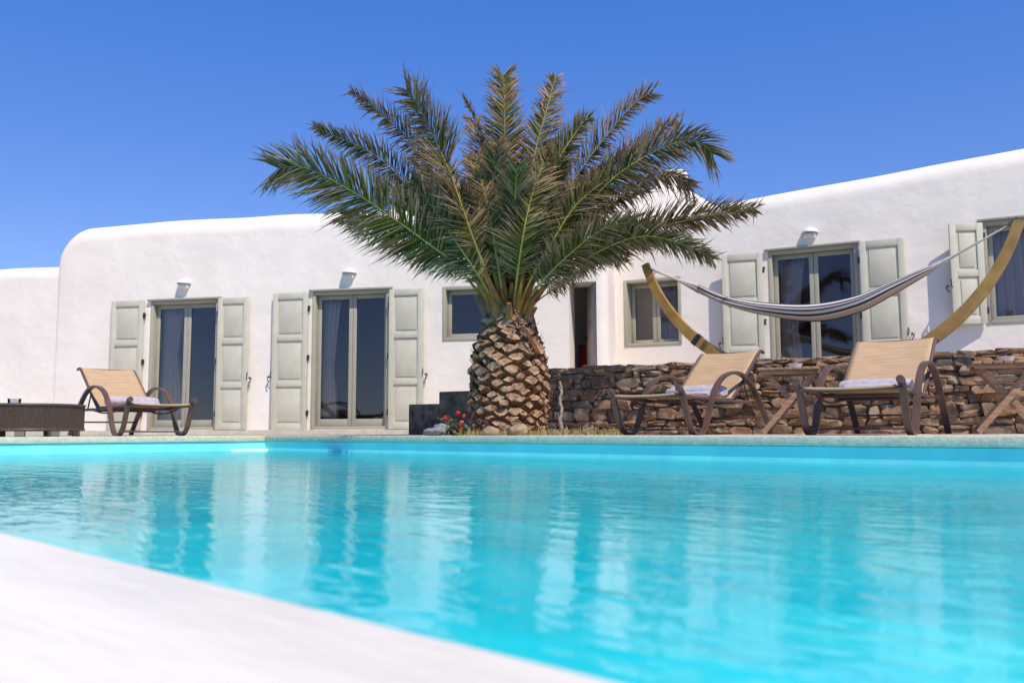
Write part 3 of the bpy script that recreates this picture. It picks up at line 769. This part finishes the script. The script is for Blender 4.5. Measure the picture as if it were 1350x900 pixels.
# spent flower stalk with old date stones, lying over the trunk top
bm = bmesh.new(); a = TP(at(708, 464, 9.34)); b = TP(at(680, 418, 9.43))
tube(bm, [a, a.lerp(b, .5) + Vector((0, -.03, .01)), b], .016, .011, 6)
tube(bm, [a + Vector((.03, .02, -.02)), a.lerp(b, .6) + Vector((.035, 0, 0)), b + Vector((.03, .02, -.01))], .013, .009, 6)
for k in range(26):
    c = b.lerp(a, rg.uniform(-.15, .55)) + Vector((rg.gauss(0, .035), rg.gauss(-.02, .02), rg.gauss(0, .03)))
    r = bmesh.ops.create_icosphere(bm, subdivisions=1, radius=rg.uniform(.009, .014)); bmesh.ops.translate(bm, vec=c, verts=r['verts'])
    for v in r['verts']:
        for f in v.link_faces: f.material_index = 1
link('flower_stalk', bm, ['bark_side', 'pod'], palm, 60)

# planting at the foot of the palm
bm = bmesh.new(); rg = random.Random(31)
for k in range(900):
    x = rg.uniform(-.62, 1.25); y = 9.25 + rg.gauss(0, .10) - .12 * x + (.15 if abs(x) > .5 else 0)
    if x + y < 8.75: continue
    h = rg.uniform(.02, .085) * (1.15 if rg.random() < .3 else .8); q = Vector((rg.gauss(0, .02), rg.gauss(0, .02), h)); a = Vector((x, y, 0))
    s = Vector((rg.uniform(.003, .007), rg.uniform(-.003, .003), 0))
    vs = [bm.verts.new(v) for v in (a - s, a + s, a + q * .6 + s * .8, a + q, a + q * .6 - s * .8)]
    bm.faces.new(vs)
o = link('dry_grass', bm, 'drygrass', None, 'raw'); o['kind'] = 'stuff'
o['label'] = 'short yellow grass round the palm foot'
for i, (px, D, w_, h_, lab) in enumerate(((648, 9.12, .16, .10, 'rounded tan stone at the left foot of the palm trunk'), (684, 9.10, .20, .12, 'larger tan stone in front of the palm trunk'), (738, 9.45, .14, .07, 'small tan stone right of the palm trunk in dry grass'))):
    bm = bmesh.new(); stone(bm, (0, 0, h_ * .4), (w_, .14, h_), random.Random(i + 3), sub=3, ex=.85)
    o = link('stone', bm, 'rock_tan', None, 60); p = at(px, 569, D); o.location = (p.x, p.y, 0); tag(o, lab, 'stone')
bm = bmesh.new(); stone(bm, (0, 0, .045), (.27, .15, .10), random.Random(12), sub=3, ex=.9); stone(bm, (.05, .02, .08), (.16, .12, .09), random.Random(14), sub=3, ex=.9)
o = link('rock', bm, 'rock', None, 60); o.location = (-.80, 9.75, 0); tag(o, 'blue grey rock beside the red flowers', 'rock')
bm = bmesh.new(); rg = random.Random(8)
P = [Vector((.50 + .012 * math.sin(k * 1.7), 9.38 + .01 * math.cos(k * 2.1), .055 * k)) for k in range(11)]
tube(bm, P, .022, .012, 7)
for k in (3, 6, 8): tube(bm, [P[k], P[k] + Vector((rg.uniform(-.05, .05), -.02, .06))], .007, .003, 5)
tag(link('dry_stem', bm, 'drystem', None, 50), 'thin pale dead stem standing against the right side of the palm trunk', 'plant')
g = empty('geranium', (-.62, 9.45, 0), 0, 'red flowering geranium at the left foot of the palm trunk', 'flowers')
bm = bmesh.new(); rg = random.Random(9)
for k in range(150):
    c = Vector((rg.gauss(.03, .09), rg.gauss(0, .06), abs(rg.gauss(.06, .05))))
    n_ = Vector((rg.gauss(0, .5), rg.gauss(-.4, .5), 1)).normalized(); s = n_.orthogonal().normalized(); t_ = n_.cross(s); r_ = rg.uniform(.012, .024)
    bm.faces.new([bm.verts.new(c + (s * math.cos(j) + t_ * math.sin(j)) * r_) for j in (0, 1.05, 2.1, 3.14, 4.19, 5.24)])
for k in range(10): tube(bm, [(0, 0, 0), (rg.gauss(0, .04), rg.gauss(0, .03), .10), (rg.gauss(0, .09), rg.gauss(-.02, .03), rg.uniform(.12, .20))], .004, .003, 4)
link('foliage', bm, 'herb', g, 'raw')
for (x, z, r_, pale) in ((-.06, .185, .034, 0), (.06, .225, .03, 0), (.085, .085, .04, 1), (.10, .13, .028, 1), (.02, .03, .02, 1), (.12, .20, .022, 1)):
    bm = bmesh.new()
    for k in range(26):
        v = Vector((rg.gauss(0, 1), rg.gauss(0, 1), rg.gauss(0, 1))).normalized(); c = Vector((x, -.05, z)) + v * r_ * .8
        s = v.orthogonal().normalized(); t_ = v.cross(s)
        bm.faces.new([bm.verts.new(c + (s * math.cos(j) + t_ * math.sin(j)) * r_ * .42 + v * .003 * math.cos(3 * j)) for j in (0, 1.26, 2.51, 3.77, 5.03)])
    link('flower', bm, 'petal_pale' if pale else 'petal', g, 'raw')

# ---------------------------------------------------------------- sun loungers
def make_lounger(W=.72):
    e = empty('sun_lounger')
    h = W / 2
    rib = [(-.01, .405), (.035, .36), (.075, .24), (.13, .10), (.20, .028), (.28, .013), (.36, .035), (.42, .12), (.50, .30), (.60, .45), (.74, .545), (.93, .585), (1.12, .545), (1.28, .43), (1.42, .26), (1.54, .11), (1.61, .012)]
    for sx in (-1, 1):
        bm = bmesh.new(); P = cat_rom([(sx * h, y, z) for y, z in rib], 6)
        bar(bm, P, .026, .052, refup=(1, 0, 0))
        tube(bm, [(sx * h, -.035, .41), (sx * h, .012, .40)], .030, .030, 10)
        link('side_frame', bm, 'frame_brown', e, 40)
    bm = bmesh.new(); hi = h - .045      # seat frame
    sl = cat_rom([(0, .02, .345), (0, .30, .335), (0, .6, .325), (0, .93, .315)], 5)
    for sx in (-1, 1):
        tube(bm, [Vector((sx * hi, p.y, p.z)) for p in sl] + [Vector((sx * hi, 1.30, .315))], .016, seg=8)
    for y, z in ((.02, .345), (.50, .315), (.93, .30), (1.30, .315)): tube(bm, [(-h, y, z), (h, y, z)], .014, seg=8)
    for y in (.18, 1.50): tube(bm, [(-h, y, .17 if y > 1 else .05), (h, y, .17 if y > 1 else .05)], .009, seg=8)
    under = cat_rom([(-hi, .30, .31), (-hi, .55, .27), (-hi, .8, .27), (-hi, 1.0, .30)], 5)
    for s in (1, -1): tube(bm, [Vector((p.x * s, p.y, p.z)) for p in under], .010, seg=6)
    link('seat_frame', bm, 'frame_brown', e, 40)
    def sling(name, P, sag, wd):
        bm = bmesh.new(); rows = []
        P = cat_rom(P, 8)
        for p in P:
            rows.append([bm.verts.new((wd * u, p.y, p.z - sag * (1 - u * u))) for u in [k / 8 - 1 for k in range(17)]])
        for a, b in zip(rows, rows[1:]):
            for k in range(16): bm.faces.new((a[k], a[k + 1], b[k + 1], b[k]))
        o = link(name, bm, 'sling', e, 'raw')
        for p in o.data.polygons: p.use_smooth = True
        s = o.modifiers.new('s', 'SOLIDIFY'); s.thickness = .006; s.offset = 1
        return o
    sling('seat', [(0, .0, .352), (0, .03, .368), (0, .35, .352), (0, .65, .345), (0, .95, .34)], .012, hi)
    sling('backrest', [(0, .93, .335), (0, 1.10, .48), (0, 1.30, .665), (0, 1.47, .815), (0, 1.52, .835)], .015, hi - .01)
    bm = bmesh.new()
    for sx in (-1, 1):
        P = cat_rom([(sx * hi, .92, .315), (sx * hi, 1.10, .468), (sx * hi, 1.30, .652), (sx * hi, 1.47, .805), (sx * hi, 1.53, .828), (sx * hi, 1.57, .815)], 5)
        tube(bm, P, .016, seg=8)
        tube(bm, [(sx * (hi - .03), 1.20, .545), (sx * (hi - .03), 1.30, .315)], .009, seg=6)
    tube(bm, [(-hi, 1.54, .822), (hi, 1.54, .822)], .014, seg=8)
    tube(bm, [(-hi + .03, 1.20, .545), (hi - .03, 1.20, .545)], .010, seg=6)
    link('back_frame', bm, 'frame_brown', e, 40)
    return e
lg = 'tan sling sun loungers by the pool'
L1 = make_lounger(.76)
L1.location = (2.53, 6.86, 0); L1.rotation_euler = (0, 0, -R(36))
tag(L1, 'tan sun lounger farthest right, with a neatly rolled towel on its seat', 'sun lounger', lg)
L2 = copy_tree(L1); L2.location = (1.19, 8.2, 0); L2.rotation_euler = (0, 0, -R(44))
tag(L2, 'tan sun lounger just right of the palm, below the left end of the hammock', 'sun lounger', lg)
L3 = copy_tree(L1); L3.location = (-4.28, 11.15, 0); L3.rotation_euler = (0, 0, R(47)); L3.scale = (1.07,) * 3
tag(L3, 'tan sling sun lounger on the left beside the round dark wicker table', 'sun lounger', lg)
def towel(parent_m, label, rolled, seed):
    rg = random.Random(seed); bm = bmesh.new()
    def tw(cx, y, z, wx, ry, rz, turns=0):
        n = 26; P = [Vector((cx - wx / 2 + wx * k / (n - 1), y, z)) for k in range(n)]
        def sec(i, nn):
            k0 = 1 - .25 * (abs(i / (nn - 1) - .5) * 2) ** 8
            return [((ry * k0) * (1 + .16 * noise.noise(Vector((i * .35, j * .5, seed)))) * math.cos(2 * math.pi * j / 14),
                     (rz * k0) * (1 + .16 * noise.noise(Vector((i * .35, j * .5, seed + 5)))) * math.sin(2 * math.pi * j / 14)) for j in range(14)]
        sweep(bm, P, sec, refup=(0, 0, 1))
    if rolled: tw(0.0, .80, .405, .56, .085, .052); tw(-.02, .70, .385, .40, .07, .032)
    else: tw(.02, .82, .410, .60, .11, .062); tw(.10, .66, .382, .34, .07, .028)
    o = link('towel', bm, 'towel', None, 60); o.matrix_world = parent_m
    return tag(o, label, 'towel', 'towels lying on the loungers')
bpy.context.view_layer.update()
for L_, lab, rl, sd in ((L1, 'rolled lilac grey towel on the seat of the far right lounger', 1, 1), (L2, 'crumpled lilac grey towel on the lounger just right of the palm', 0, 2), (L3, 'folded lilac grey towel on the left lounger beside the wicker table', 0, 3)):
    towel(L_.matrix_world.copy(), lab, rl, sd)

# ---------------------------------------------------------------- side tables
def make_table():
    e = empty('side_table'); s = .27
    for k in range(7):
        bm = bmesh.new(); x = -s + .075 * k + .003
        box(bm, x, x + .066, -s, s, .565, .587, .004); link('slat', bm, 'teak', e, 40)
    bm = bmesh.new()
    for y in (-.22, .19): box(bm, -s + .02, s - .02, y, y + .03, .530, .563, .004)
    link('apron', bm, 'teak', e, 40)
    for y, sg in ((-.17, 1), (-.13, -1), (.16, 1), (.12, -1)):
        bm = bmesh.new(); bar(bm, [(-.24 * sg, y, .02), (.20 * sg, y, .535)], .045, .024, refup=(0, 1, 0))
        for v in bm.verts: v.co.z = max(v.co.z, 0)
        link('leg', bm, 'teak', e, 40)
    bm = bmesh.new()
    for x, z in ((-.215, .05), (.215, .05), (0, .285)): tube(bm, [(x, -.17, z), (x, .16, z)], .012, seg=8)
    link('crossbar', bm, 'teak', e, 40)
    return e
tg = 'slatted wooden side tables beside the loungers'
T1 = make_table(); T1.location = (2.50, 8.15, 0); T1.rotation_euler = (0, 0, -R(20))
tag(T1, 'weathered slatted wooden folding table between the two loungers on the right', 'table', tg)
T2 = copy_tree(T1); T2.location = (4.05, 7.45, 0); T2.rotation_euler = (0, 0, -R(22))
tag(T2, 'weathered slatted wooden folding table right of the farthest right lounger', 'table', tg)
bg_ = 'small white bowls on the wooden side tables'
for (p, lab) in (((2.52, 8.08), 'small white bowl on the wooden table between the two right loungers'), ((4.03, 7.40), 'small white bowl on the wooden table at the right edge')):
    bm = bmesh.new(); lathe(bm, [(.035, 0), (.05, .006), (.062, .035), (.066, .042), (.060, .042), (.054, .02), (.01, .012)], 24)
    o = link('bowl', bm, 'ceramic', None, 40); o.location = (p[0], p[1], .588); tag(o, lab, 'bowl', bg_)

# ---------------------------------------------------------------- round wicker table with tumbler
e = empty('wicker_table', (-5.62, 10.62, 0), 0, 'low round dark wicker table on pale blocks at the left edge', 'table')
bm = bmesh.new()
rad, nn = .59, 190
lathe(bm, [(rad - .035, .085), (rad - .02, .09), (rad - .02, .345), (rad - .03, .35)], 64)
for k in range(nn):
    a = 2 * math.pi * k / nn; c = Vector((math.cos(a), math.sin(a), 0))
    P = [c * (rad - .012 + .006 * math.sin(z * 22 + (k % 2) * math.pi)) + Vector((0, 0, .075 + .28 * z / 6)) for z in range(7)]
    tube(bm, P, .0082, seg=5)
link('drum', bm, 'wicker', e, 50)
for z, nm in ((.355, 'top_rim'), (.078, 'bottom_rim')):
    bm = bmesh.new(); n_ = 64; P = [(math.cos(2 * math.pi * k / n_) * (rad - .008), math.sin(2 * math.pi * k / n_) * (rad - .008), z) for k in range(n_ + 1)]
    tube(bm, P, .016, seg=8); link(nm, bm, 'wicker', e, 50)
bm = bmesh.new(); lathe(bm, [(rad - .03, .352), (rad - .025, .366), (.01, .367)], 48); link('tabletop', bm, 'wicker', e, 40)
for a in (-1.95, -1.25, -.55, .5, 1.6, 2.7, 3.6):
    bm = bmesh.new(); w_ = .05 if a != -1.95 else .06
    box(bm, -w_, w_, -.04, .04, 0, .072, .006, mtx=Matrix.Rotation(a, 4, 'Z') @ Matrix.Translation((.50, 0, 0)) @ Matrix.Rotation(math.pi / 2, 4, 'Z'))
    link('foot', bm, 'block', e, 40)
bm = bmesh.new(); lathe(bm, [(.055, 0), (.065, .004), (.072, .062), (.070, .062), (.062, .01), (.005, .008)], 28)
o = link('tumbler', bm, 'tumbler', None, 50); o.location = (-5.68, 10.40, .368); tag(o, 'wide clear glass tumbler on the round wicker table', 'glass')

# ---------------------------------------------------------------- hammock and its stand, on the terrace
HA = at(851, 352, 11.0); HB = at(1343, 287, 8.75)
hu = Vector((HB.x - HA.x, HB.y - HA.y, 0)); HL = hu.length; hu.normalize()
hc = Vector(((HA.x + HB.x) / 2, (HA.y + HB.y) / 2, 0))
zt = (HA.z + HB.z) / 2; z0 = .60; sag = zt - z0; RR = (sag ** 2 + (HL / 2) ** 2) / (2 * sag)
st = empty('hammock_stand', (hc.x, hc.y, .50), math.atan2(hu.y, hu.x), 'curved golden wood hammock stand rising behind the rubble wall', 'hammock stand')
th = math.asin((HL / 2) / RR) 
cz = z0 + RR - .50
def arc(a): return Vector((RR * math.sin(a), 0, cz - RR * math.cos(a)))
for sg in (-1, 1):
    bm = bmesh.new(); P = [arc(sg * th * k / 30) for k in range(1 if sg > 0 else 1, 31)]
    def sec(i, n):
        t = i / (n - 1); hh = .125 * (1 - .30 * max(0, t - .55) / .45); w_ = .062
        return [(-w_ / 2, -hh / 2), (-.012, -hh / 2 - .004), (.012, -hh / 2 - .004), (w_ / 2, -hh / 2), (w_ / 2, hh / 2), (-w_ / 2, hh / 2)]
    sweep(bm, P, sec, refup=(0, -1, 0) if False else (0, 1, 0)) if False else sweep(bm, P, lambda i, n: [(b, a) for a, b in sec(i, n)], refup=(0, 1, 0))
    link('arc_beam', bm, 'bamboo', st, 40)
    bm = bmesh.new(); P = [arc(sg * th * ((.545 if sg < 0 else .38) + .012 * k)) for k in range(3)]
    sweep(bm, P, lambda i, n: [(-.068, -.037), (.068, -.037), (.068, .037), (-.068, .037)], refup=(0, 1, 0))
    link('collar', bm, 'iron', st, 40)
    bm = bmesh.new(); box(bm, sg * .75 - .05, sg * .75 + .05, -.55, .55, 0, .075, .01); link('foot_beam', bm, 'bamboo', st, 40)
bm = bmesh.new(); box(bm, -.72, .72, -.04, .04, .003, .06, .01); link('base_beam', bm, 'bamboo', st, 40)

def stripe_mat():
    m = bpy.data.materials.new('hammock_cloth'); m.use_nodes = True; t = m.node_tree; b = t.nodes['Principled BSDF']
    b.inputs['Roughness'].default_value = .9; b.inputs['Specular IOR Level'].default_value = .1
    a = t.nodes.new('ShaderNodeUVMap'); a.uv_map = 'UV'; sp = t.nodes.new('ShaderNodeSeparateXYZ'); t.links.new(a.outputs[0], sp.inputs[0])
    cr = t.nodes.new('ShaderNodeValToRGB'); r = cr.color_ramp; r.interpolation = 'CONSTANT'
    W, D, T_, G = (.66, .63, .64), (.07, .055, .06), (.52, .42, .36), (.34, .32, .35)
    seq = [(0, T_), (.12, W), (.15, D), (.20, W), (.25, D), (.30, G), (.33, D), (.37, W), (.40, D), (.46, W), (.49, D), (.55, T_), (.59, D), (.68, T_), (.78, W), (.83, D), (.87, T_)]
    while len(r.elements) < len(seq): r.elements.new(.5)
    for i, (p, c) in enumerate(seq): r.elements[i].position = p; r.elements[i].color = (*c, 1)
    t.links.new(sp.outputs[1], cr.inputs[0]); t.links.new(cr.outputs[0], b.inputs['Base Color'])
    n = t.nodes.new('ShaderNodeTexNoise'); n.inputs['Scale'].default_value = 60; bp = t.nodes.new('ShaderNodeBump'); bp.inputs['Strength'].default_value = .5; bp.inputs['Distance'].default_value = .004
    t.links.new(n.outputs[0], bp.inputs['Height']); t.links.new(bp.outputs[0], b.inputs['Normal'])
    return m
M['stripe'] = stripe_mat()
hm = empty('hammock', (hc.x, hc.y, .50), math.atan2(hu.y, hu.x), 'striped white, grey and brown cloth hammock slung on the curved stand', 'hammock')
def loc(P): v = P - hc; return Vector((v.dot(hu), 0, P.z - .5))
a_, b_ = loc(HA), loc(HB)
def onplane(px, py):
    "point of the hammock's own vertical plane seen at a pixel"
    r1 = at(px, py, 10) - CAM; n_ = Vector((-hu.y, hu.x, 0)); tt = (hc - CAM).dot(n_) / r1.dot(n_); return loc(CAM + r1 * tt)
top = cat_rom([onplane(*p) for p in ((918, 375), (960, 391), (1010, 399), (1075, 401), (1130, 391), (1180, 370), (1226, 350))], 8)
bot = cat_rom([onplane(*p) for p in ((924, 386), (960, 403), (1010, 416), (1075, 423), (1135, 410), (1185, 384), (1230, 358))], 8)
bm = bmesh.new(); uv = bm.loops.layers.uv.new('UV'); rows = []; nn = len(top); K = 40
for i in range(nn):
    t = i / (nn - 1); A_, B_ = top[i], bot[i]; c = (A_ + B_) / 2; hz = (A_.z - B_.z) / 2
    row = []
    wy = .05 + .17 * math.sin(math.pi * t) ** .6
    for k in range(K + 1):
        v = k / K; ph = -math.pi * 1.02 + v * math.pi * 2.04 * .93
        # folded-over cloth: a closed bundle with pleats
        pl = 1 + .10 * math.sin(v * 34 + 2 * noise.noise(Vector((t * 3, v * 4, 0)))) * (1 - .3 * math.sin(math.pi * t)) + .05 * noise.noise(Vector((t * 6, v * 6, 2)))
        row.append(bm.verts.new((c.x, -wy * math.cos(ph + math.pi / 2) * pl * 1.0, c.z + hz * math.sin(ph + math.pi / 2) * pl)))
    rows.append(row)
for i, (ra, rb) in enumerate(zip(rows, rows[1:])):
    for k in range(K):
        f = bm.faces.new((ra[k], ra[k + 1], rb[k + 1], rb[k])); f.smooth = True
        for lp, (uu, vv) in zip(f.loops, ((i, k), (i, k + 1), (i + 1, k + 1), (i + 1, k))): lp[uv].uv = (uu / nn, .001 + .998 * vv / K)
ends = [[v.co.copy() for v in rows[0]], [v.co.copy() for v in rows[-1]]]
link('cloth', bm, 'stripe', hm, 'raw')
bm = bmesh.new()
for row, tip, mid in ((ends[0], a_ + Vector((.03, 0, -.01)), .45), (ends[1], b_ + Vector((-.10, 0, -.07)), .30)):
    c = sum(row, Vector()) / len(row)
    ring = tip.lerp(c, .12)
    for k in range(0, K, 2):
        p = row[k]; tube(bm, [ring + Vector((0, rg.gauss(0, .004), rg.gauss(0, .004))), ring.lerp(p, .6) + (c - p) * .35, p.copy()], .0055, .0055, 4)
    tube(bm, [tip + Vector((0, 0, .01)), ring], .009, seg=5)
    link('cords', bm, 'cord', hm, 'raw'); bm = bmesh.new()
bm = bmesh.new()
for tip, c in ((a_, -1), (b_, 1)):
    for k in range(5):
        p = tip + Vector((-c * (.02 + .028 * k), 0, -.02 * k)); q = []
        for j in range(9):
            a = 2 * math.pi * j / 8; q.append(p + (Vector((math.cos(a) * .018, math.sin(a) * .008, 0)) if k % 2 else Vector((math.cos(a) * .018, 0, math.sin(a) * .008))))
        tube(bm, q, .0035, seg=4)
link('chain', bm, 'iron', hm, 'raw')
